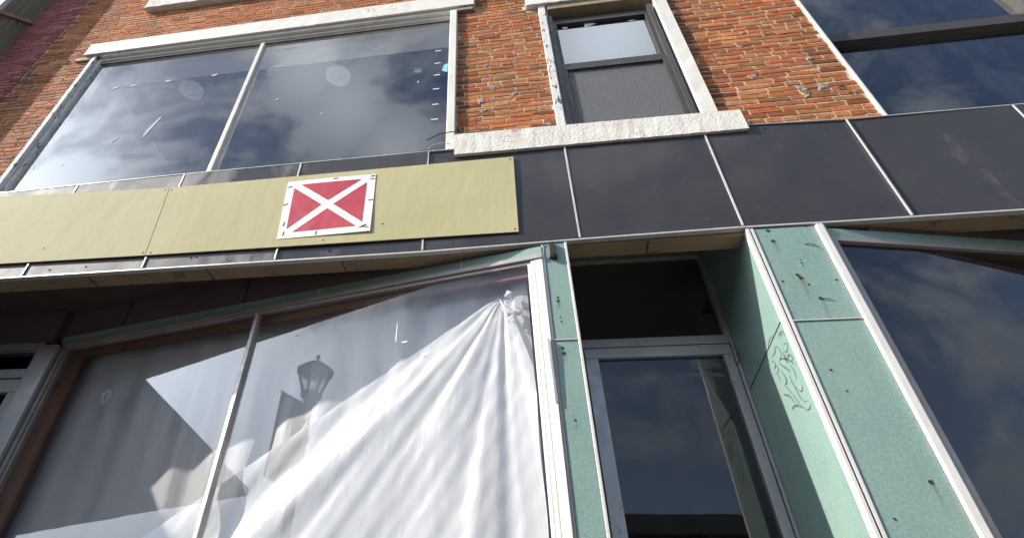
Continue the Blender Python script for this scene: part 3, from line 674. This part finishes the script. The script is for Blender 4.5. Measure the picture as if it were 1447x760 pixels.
# scrawled marker lines on the side of the recess
def ribbon(b, pts, w):
    P = []
    n = len(pts)
    for i in range(n-1):                                    # Catmull-Rom through the points
        p0, p1, p2, p3 = pts[max(i-1, 0)], pts[i], pts[i+1], pts[min(i+2, n-1)]
        for k in range(6):
            t = k/6; P.append(tuple(.5*((2*p1[j]) + (-p0[j]+p2[j])*t + (2*p0[j]-5*p1[j]+4*p2[j]-p3[j])*t*t + (-p0[j]+3*p1[j]-3*p2[j]+p3[j])*t**3) for j in (0, 1)))
    P.append(pts[-1]); prev = None
    for i, p in enumerate(P):
        q = P[min(i+1, len(P)-1)]; r = P[max(i-1, 0)]; d = Vector((q[0]-r[0], q[1]-r[1])); d = d.normalized() if d.length > 1e-9 else Vector((1, 0))
        ww = w*(.35+.65*math.sin(math.pi*i/(len(P)-1)))
        a = b.bm.verts.new(W(.4655, p[0]-d.y*ww, p[1]+d.x*ww)); c = b.bm.verts.new(W(.4655, p[0]+d.y*ww, p[1]-d.x*ww))
        if prev: b.bm.faces.new([prev[0], prev[1], c, a])
        prev = (a, c)
b = MB()
for i, st in enumerate([[(1.0459, 0.5621), (1.0396, 0.5684), (1.0265, 0.5671), (1.0195, 0.5611), (1.0227, 0.5547)], [(1.0377, 0.5617), (1.03, 0.5643), (1.0246, 0.5599)], [(1.1053, 0.5748), (1.0942, 0.5818), (1.0782, 0.583), (1.0668, 0.581)], [(1.089, 0.5603), (1.0679, 0.5589), (1.0601, 0.5477), (1.0664, 0.536), (1.0817, 0.5357)], [(1.04, 0.5465), (1.0285, 0.5456), (1.0242, 0.5392), (1.0343, 0.5326), (1.0453, 0.5357), (1.0441, 0.5433)], [(1.0768, 0.5381), (1.0552, 0.528), (1.0386, 0.515), (1.0277, 0.5035)], [(1.0529, 0.5398), (1.052, 0.5272), (1.0501, 0.5156)], [(1.03, 0.525), (1.041, 0.5228), (1.0561, 0.524)], [(1.0838, 0.5341), (1.0721, 0.5214), (1.0593, 0.5084), (1.0568, 0.5019)], [(1.0429, 0.5278), (1.0296, 0.5221), (1.0259, 0.5137), (1.0337, 0.5125)], [(1.0437, 0.511), (1.039, 0.4958), (1.0442, 0.4806)], [(1.0644, 0.5044), (1.062, 0.4839), (1.0522, 0.4668), (1.0417, 0.4601), (1.033, 0.4629), (1.0309, 0.4718)], [(1.0644, 0.4979), (1.06, 0.4729), (1.0543, 0.4531), (1.0448, 0.4429), (1.0372, 0.442)], [(1.0961, 0.496), (1.0844, 0.479), (1.0711, 0.458), (1.0632, 0.44)], [(1.1163, 0.4869), (1.0942, 0.4745), (1.0831, 0.4578)], [(1.1036, 0.4542), (1.0913, 0.4544), (1.075, 0.4487), (1.0636, 0.4397)], [(1.0612, 0.4416), (1.052, 0.4313), (1.038, 0.4282), (1.0277, 0.432)], [(1.1126, 0.5515), (1.1025, 0.5463), (1.1012, 0.5401), (1.1123, 0.5388)], [(1.1156, 0.5362), (1.0979, 0.5357), (1.0961, 0.5266), (1.1108, 0.5257)], [(1.1164, 0.5284), (1.1074, 0.5213), (1.1071, 0.5077)], [(1.088, 0.5226), (1.0825, 0.5066), (1.0845, 0.4971), (1.0982, 0.4956)], [(1.0763, 0.5036), (1.0825, 0.4961), (1.0919, 0.4953)], [(1.1032, 0.5565), (1.0818, 0.5551), (1.0776, 0.5585)]]):
    ribbon(b, st, .0017 if i in (5, 6, 8, 14, 15) else .0008)
b.build('marker_scrawl', 'ink', rw_, recalc=False)

# right hand display window beyond the second pilaster, mirrored slope
def gr(x): return 1 + SL*(x - .615)
def slr(x0, x1, z0, z1, d0, d1, b=None, bev=.003):
    b = b or MB(); b.hexa([W(x, gr(x)+d, z) for x in (x0, x1) for d in (d0, d1) for z in (z0, z1)], bev=bev); return b
b = slr(.613, 1.9, .746, .757, -.002, .03); slr(.613, .622, GZ+.1, .7457, -.002, .03, b); slr(1.20, 1.21, -.249, .7457, -.002, .02, b); slr(1.89, 1.9, GZ+.1, .7457, -.002, .03, b); slr(.613, 1.9, -.28, -.25, -.004, .03, b)
dr2 = b.build('display_window', 'alub', B)
slr(.6223, 1.1997, -.249, .7457, .008, .0095, bev=0).build('window_pane', 'glassdoor', dr2); slr(1.2103, 1.8897, -.249, .7457, .008, .0095, bev=0).build('window_pane', 'glassdoor', dr2)
slr(.613, 1.9, .7573, .7775, -.001, .03).build('header_panel', 'teal', B); slr(.70, 1.9, .778, .868, .0005, .03).build('bulkhead', 'bulk', B)
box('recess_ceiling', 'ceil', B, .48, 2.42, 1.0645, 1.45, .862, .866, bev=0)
box('recess_wall', 'teal', B, 1.9, 2.42, 1.0, 1.04, GZ, .861)
slr(.613, 1.9, GZ, -.281, -.004, .03).build('stall_riser', 'teal', B); slant(-1.285, .05, GZ, -.281, -.004, .03, 'teal', 'stall_riser', B)

# ------------------------------------------------------------------ signs fixed on the front
sb = thing('sign_board', W(-.9, .994, .82), 'long blank pale yellow board screwed across the black fascia', 'sign board')
YB = .9945
for a in ([(-1.79, .8345), (-.9035, .8245), (-.9245, 1.0575), (-1.79, 1.0945)], [(-.9015, .8245), (.006, .8190), (.0075, 1.0605), (-.9225, 1.0570)]):
    pts = a
    bd = MB().quadbox(pts, None, YB, .9995).build('board', 'board', sb)
    e = [(pts[1][0]-.008, pts[1][1]+.008), (pts[2][0]-.008, pts[2][1]-.008), (pts[0][0]+.012, pts[0][1]+.007), (pts[3][0]+.008, pts[3][1]-.010), ((pts[0][0]+pts[1][0])/2, .833), ((pts[0][0]+pts[1][0])/2+.14, .87)]
    for x, z in e: MB().tube([(x, YB-.0006, z), (x, YB+.001, z)], .0058, 8).build('screw', 'hole', bd)
MB().quadbox([(-1.79, .8328), (-.9025, .8227), (.0045, .8172), (.0045, .8185), (-.9025, .8240), (-1.79, .8341)], None, .9962, 1.0).build('lower_edge', 'hole', sb)
ys = .9930
nx, nz = 10, 8
q = [(-.5765, 1.0365), (-.341, 1.0385), (-.335, .849), (-.565, .8455)]
def sg(u, v, d=0):                                          # u right, v down
    x = (q[0][0]*(1-u)+q[1][0]*u)*(1-v) + (q[3][0]*(1-u)+q[2][0]*u)*v; z = (q[0][1]*(1-u)+q[1][1]*u)*(1-v) + (q[3][1]*(1-u)+q[2][1]*u)*v
    y = ys - .0012*math.sin(math.pi*u)*(1-v) - .0016*u*v*u - .0006*math.sin(3*u+5*v)
    return (x, y - d, z)
b = MB(); G = [[b.bm.verts.new(W(*sg(i/nx, j/nz))) for i in range(nx+1)] for j in range(nz+1)]
for j in range(nz):
    for i in range(nx): b.bm.faces.new([G[j][i], G[j+1][i], G[j+1][i+1], G[j][i+1]])
sn = b.build('warning_sign', 'signwhite', None, recalc=False); tag(sn, 'square white sign with a red field and white diagonal cross', 'sign')
mo = sn.modifiers.new('thickness', 'SOLIDIFY'); mo.thickness = .004; mo.offset = -1
def inv(x, z):
    u = v = .5
    for _ in range(30):
        p = sg(u, v); e = 1e-4; pu_ = sg(u+e, v); pv = sg(u, v+e)
        a, bb, c, d = (pu_[0]-p[0])/e, (pv[0]-p[0])/e, (pu_[2]-p[2])/e, (pv[2]-p[2])/e; det = a*d-bb*c
        rx, rz = x-p[0], z-p[2]; u += (d*rx-bb*rz)/det; v += (-c*rx+a*rz)/det
    return u, v
for tri in (((-.538, 1.022), (-.377, 1.024), (-.456, .960)), ((-.555, 1.012), (-.471, .947), (-.547, .875)), ((-.362, 1.011), (-.440, .946), (-.358, .879)), ((-.530, .864), (-.372, .868), (-.453, .933))):
    uv = [inv(*p) for p in tri]; b = MB(); n = 10; rows = []
    for i in range(n+1):
        rows.append([])
        for j in range(n+1-i):
            k = n-i-j; u = (uv[0][0]*k+uv[1][0]*j+uv[2][0]*i)/n; v = (uv[0][1]*k+uv[1][1]*j+uv[2][1]*i)/n
            rows[-1].append(b.bm.verts.new(W(*sg(u, v, .0005))))
    for i in range(n):
        for j in range(n-i):
            b.bm.faces.new([rows[i][j], rows[i][j+1], rows[i+1][j]])
            if j < n-i-1: b.bm.faces.new([rows[i][j+1], rows[i+1][j+1], rows[i+1][j]])
    b.bm.normal_update()
    if sum(f.normal.y for f in b.bm.faces) > 0: bmesh.ops.reverse_faces(b.bm, faces=b.bm.faces)
    b.build('red_field', 'signred', sn, recalc=False)
for u, v, r in ((.035, .10, .3), (.02, .42, .4), (.045, .76, 1.4), (.06, .92, 1.5), (.965, .03, .15), (.965, .08, .15), (.97, .47, .15), (.42, .95, 1.5), (.93, .90, .3), (.905, .92, .2), (.955, .93, -.2), (.55, .02, .1)):
    x, y, z = sg(u, v, .0006); c, s = math.cos(r), math.sin(r); L = .006
    MB().tube([(x-c*L, y, z-s*L), (x+c*L, y, z+s*L)], .0022, 5).build('staple', 'hole', sn)

# ------------------------------------------------------------------ loose cables beside the big window
b = MB().tube([(-.128, 1.006, 1.188), (-.150, .99, 1.172), (-.180, .982, 1.158), (-.205, .98, 1.140), (-.212, .98, 1.136)], .0042, 7)
tag(b.build('cable', 'wire'), 'black cable end sticking out from the brickwork across the big window', 'cable')
b = MB().tube([(-.139, 1.000, 1.290), (-.141, .998, 1.25), (-.134, .996, 1.21), (-.122, 1.0, 1.185), (-.118, 1.008, 1.176)], .0028, 6)
tag(b.build('cable', 'wire'), 'thin dark wire running down the brick beside the white window jamb', 'cable')
b = MB().tube([(-.150, .995, 1.128), (-.17, .985, 1.127), (-.195, .983, 1.118), (-.212, .99, 1.113)], .003, 6)
tag(b.build('cable', 'flash'), 'thin pale wire curling at the foot of the white window jamb', 'cable')
b = MB().tube([(-.118, 1.008, 1.178), (-.095, 1.004, 1.165), (-.075, 1.006, 1.158), (-.060, 1.010, 1.168)], .0028, 6)
tag(b.build('cable', 'rust'), 'rusty brown wire trailing right over the brick above the stone sill', 'cable')

# ------------------------------------------------------------------ neighbouring building on the left
N = thing('pink_building', W(-3, 1.0, GZ), 'neighbouring building with pink painted brick and a green metal clad bay', 'building')
V, F, T = brickwork(-2.25, -1.8205, .9, 2.9, BY-.001, [], (.50, .185, .165), .2, .0018, seed=11)
nw = raw_mesh('brick_wall', V, F, 'pink', N, T, False); cut_sheet('mortar', 'pinkmortar', nw, -2.25, -1.8205, GZ, 2.9, BY+.0012, [])
bay = MB()
for k in range(9):                                           # ribbed siding on the side of the bay
    y0 = .905 + k*.0132
    bay.box(-2.06, -2.040 + (.0 if k % 2 else .004), y0, y0+.0128, .88, 2.95, bev=.004)
bay.box(-5.0, -2.0605, .912, 1.03, .88, 2.95)
by = bay.build('siding_bay', 'siding', N)
box('corner_trim', 'lightmetal', by, -2.062, -2.031, .886, .9045, .88, 2.95, bev=.006); box('corner_trim', 'dark', by, -2.041, -2.034, 1.0205, 1.0255, .88, 2.95, bev=0)
bx = box('bay_window', 'bronze', by, -4.6, -2.12, .9, .9115, 1.5, 2.75); pane('window_pane', 'glassdoor', bx, -4.5, -2.16, .897, 1.55, 2.7)
MB().hexa([W(*q) for q in ((-2.033, .88, 2.065), (-2.033, .88, 2.085), (-2.022, .88, 2.065), (-2.022, .88, 2.085), (-2.033, 1.034, 2.215), (-2.033, 1.034, 2.235), (-2.022, 1.034, 2.215), (-2.022, 1.034, 2.235))]).build('brace_board', 'ply', N)
box('shop_front', 'siding', N, -5.0, -2.06, 1.0, 1.03, GZ, .879)
MB().hexa([W(*q) for q in ((-5, -.15, .816), (-5, -.15, .846), (-5, .90, 1.20), (-5, .90, 1.23), (-2.07, -.15, .816), (-2.07, -.15, .846), (-2.07, .90, 1.20), (-2.07, .90, 1.23))]).build('added_awning', 'iron', N)  # out of view, added to darken what the shop glass reflects
box('roof', 'roofwall', N, -5.05, -1.83, 1.03, 4, 2.9, 3.0)

# ------------------------------------------------------------------ street lamp, seen reflected in the glass
lx, ly = -3.87, .9
L = thing('street_lamp', (lx, ly, 0), 'dark old fashioned street lamp with lantern head, reflected in the shop window', 'street lamp')
MB().lathe((lx, ly, 0), [(.17, 0), (.17, .25), (.12, .32), (.075, .5), (.06, 1.2), (.052, 3.6), (.075, 3.63), (.075, 3.68), (.05, 3.72), (.05, 4.08), (.085, 4.1), (.085, 4.14)], 16).build('pole', 'iron', L, smooth=False)
MB().lathe((lx, ly, 4.14), [(.06, 0), (.13, .03), (.14, .055), (.095, .075), (.115, .09)], 12).build('collar', 'iron', L)
MB().lathe((lx, ly, 4.23), [(.115, 0), (.215, .27)], 8).build('lantern_glass', 'lampglass', L)
b = MB()
for k in range(8):
    a = 2*math.pi*(k+.5)/8; b.tube([(lx+.118*math.cos(a), ly+.118*math.sin(a), 4.225), (lx+.22*math.cos(a), ly+.22*math.sin(a), 4.50)], .013, 5, True)
b.build('lantern_cage', 'iron', L)
cap = MB().lathe((lx, ly, 4.49), [(.245, 0), (.25, .025), (.22, .045), (.16, .10), (.07, .145), (.03, .165)], 8).build('lantern_roof', 'iron', L)
MB().lathe((lx, ly, 4.655), [(.012, 0), (.012, .03), (.028, .05), (.028, .068), (.008, .10)], 10).build('finial', 'iron', cap)
MB().tube([(lx, ly+.05, 4.05), (lx, ly+.50, 4.05)], .012, 8, True).build('banner_arm', 'iron', L)
b = MB(); bn = [(lx, ly+.07, 4.03), (lx, ly+.48, 4.03), (lx, ly+.48, 3.1), (lx, ly+.07, 3.1)]
b.hexa([(lx+dx, y, z) for dx in (-.004, .004) for y in (ly+.07, ly+.48) for z in (3.1, 4.035)]); tag(b.build('banner', 'banner'), 'grey cloth banner hanging from the arm of the street lamp', 'banner')

# ------------------------------------------------------------------ unseen buildings added across the road to cut low skylight and fill reflections
M['farbrick'] = worn('dark_far_brick', (.17, .075, .05), (.13, .055, .04), 3, .9); M['farstone'] = worn('far_buff_stone', (.30, .26, .20), (.25, .21, .16), 3, .9); M['farpaint'] = worn('far_grey_paint', (.20, .21, .22), (.16, .17, .18), 3, .9)
M['farglass'] = worn('dark_far_glass', (.02, .024, .028), (.025, .03, .034), 3, .12)
def far_building(x0, x1, h, m, label, nwin):
    T_ = thing('added_building', ((x0+x1)/2, -17, 0), label, 'building')
    MB().hexa([(x, y, z) for x in (x0, x1) for y in (-26, -17) for z in (-.15, h)]).build('wall', m, T_)
    MB().hexa([(x, y, z) for x in (x0+.02, x1-.02) for y in (-17.0, -16.7) for z in (h-.55, h+.12)], bev=.05).build('cornice', 'farstone', T_)
    MB().hexa([(x, y, z) for x in (x0+.5, x1-.5) for y in (-17.0, -16.85) for z in (.3, 2.9)]).build('shop_front', 'farglass', T_)
    st = (x1-x0)/nwin
    for k in range(nwin):
        cx = x0 + st*(k+.5); f = MB().hexa([(x, y, z) for x in (cx-.62, cx+.62) for y in (-17.0, -16.92) for z in (3.9, h-1.1)]).build('window', 'farstone', T_)
        MB().hexa([(x, y, z) for x in (cx-.52, cx+.52) for y in (-16.95, -16.91) for z in (4.0, h-1.2)]).build('pane', 'farglass', f)
far_building(-34, -17, 7.0, 'farpaint', 'unseen, added grey painted two storey building across the road, farthest toward the sun', 6)
far_building(-16.9, -3.6, 6.4, 'farbrick', 'unseen, added dark brick two storey building across the road behind the street lamp', 5)
far_building(-3.5, 9.0, 7.3, 'farstone', 'unseen, added buff stone two storey building straight across the road from the shop door', 5)
far_building(9.1, 30, 6.6, 'farbrick', 'unseen, added long dark brick building across the road facing the right hand display window', 8)

# ------------------------------------------------------------------ daylight
sd = Vector((-2.7, -1.0, 1.8)).normalized()                  # towards the sun
el = math.asin(sd.z); rot = math.atan2(sd.x, sd.y)
sun = bpy.data.lights.new('sun', 'SUN'); sun.energy = 4.9; sun.angle = math.radians(.53); sun.color = (1, .945, .86)
so = bpy.data.objects.new('sun', sun); C.objects.link(so); so.rotation_euler = (-sd).to_track_quat('-Z', 'Y').to_euler(); so.location = (0, -5, 20)
w = bpy.data.worlds.new('World'); bpy.context.scene.world = w; w.use_nodes = True
nt = w.node_tree; nt.nodes.clear(); t = NT(nt)
out = t.n('ShaderNodeOutputWorld'); bg = t.n('ShaderNodeBackground'); bg.inputs['Strength'].default_value = .1
sky = t.n('ShaderNodeTexSky', sky_type='NISHITA'); sky.sun_disc = False; sky.sun_elevation = el; sky.sun_rotation = rot; sky.air_density = 1.0; sky.dust_density = 1.0
tc = t.n('ShaderNodeTexCoord').outputs['Generated']
mp = t.n('ShaderNodeMapping'); t.l(tc, mp.inputs['Vector']); mp.inputs['Rotation'].default_value = (.3, .2, .9); mp.inputs['Scale'].default_value = (1.0, 2.2, 1.5)
n1 = t.math('ADD', t.math('MULTIPLY', t.noise(2.6, 9, .60, mp.outputs[0], .9), .75), t.math('MULTIPLY', t.noise(9.0, 7, .62, mp.outputs[0], .5), .25))
def toward(d):
    q = t.n('ShaderNodeVectorMath', operation='DOT_PRODUCT'); t.l(tc, q.inputs[0]); q.inputs[1].default_value = Vector(d).normalized()
    return t.math('MAXIMUM', q.outputs['Value'], 0.0)
dpos = toward(sd)
near = t.math('POWER', dpos, 14.0); wide = t.math('POWER', dpos, 5.0)
sepd = t.n('ShaderNodeSeparateXYZ'); t.l(tc, sepd.inputs[0])
low = t.ramp(sepd.outputs[2], .48, .80, 1.0, .10)             # denser bank of bright cloud low in the sky
puff = t.math('POWER', toward((.17, -.545, .82)), 110.0)      # one white cloud high over the street
streak = t.math('MAXIMUM', t.math('MAXIMUM', t.math('POWER', toward((-.31, -.515, .796)), 300.0), t.math('POWER', toward((-.267, -.575, .774)), 240.0)), t.math('POWER', toward((-.193, -.652, .733)), 300.0))   # a drifting streak of cloud
cov = t.math('ADD', n1, t.math('MULTIPLY', t.math('MULTIPLY', wide, low), .26))
cov = t.math('ADD', cov, t.ramp(sepd.outputs[2], .50, .05, 0, .07))
cov = t.ramp(t.math('ADD', cov, t.math('ADD', t.math('MULTIPLY', puff, .26), t.math('MULTIPLY', streak, .17))), .505, .625, .05, 1.0)
bright = t.math('ADD', 5.4, t.math('MULTIPLY', t.math('MULTIPLY', near, low), 50.0))
bright = t.math('ADD', bright, t.math('ADD', t.math('MULTIPLY', puff, 19.0), t.math('MULTIPLY', streak, 8.0)))
cc = t.n('ShaderNodeCombineColor'); t.l(t.math('MULTIPLY', bright, .90), cc.inputs[0]); t.l(bright, cc.inputs[1]); t.l(t.math('MULTIPLY', bright, 1.13), cc.inputs[2])
blue = t.mix(1.0, sky.outputs[0], (.97, 1.06, 1.24), 'MULTIPLY')
haze_ = t.math('MAXIMUM', t.math('MULTIPLY', cov, .85), t.ramp(sepd.outputs[2], .60, .0, 0, .45))
t.l(t.mix(haze_, blue, cc.outputs[0]), bg.inputs['Color']); t.l(bg.outputs[0], out.inputs['Surface'])

# ------------------------------------------------------------------ camera
cam = bpy.data.cameras.new('camera'); co = bpy.data.objects.new('camera', cam); C.objects.link(co)
R_ = [[0.98534, 0.16383, 0.04751], [-0.07525, 0.66742, -0.74087], [-0.15309, 0.72643, 0.66997]]
m3 = Matrix((R_[0], [-v for v in R_[1]], [-v for v in R_[2]])).transposed()
co.matrix_world = Matrix.Translation((0, 0, H)) @ m3.to_4x4()
cam.sensor_width = 36; cam.lens = 812.59/1447*36; cam.shift_x = 123.5/1447; cam.shift_y = -89/1447; cam.clip_start = .05; cam.clip_end = 2000
sc = bpy.context.scene; sc.camera = co
sc.view_settings.view_transform = 'Standard'; sc.view_settings.look = 'None'; sc.view_settings.exposure = .8; sc.view_settings.gamma = 1
sc.cycles.max_bounces = 8; sc.cycles.transparent_max_bounces = 16
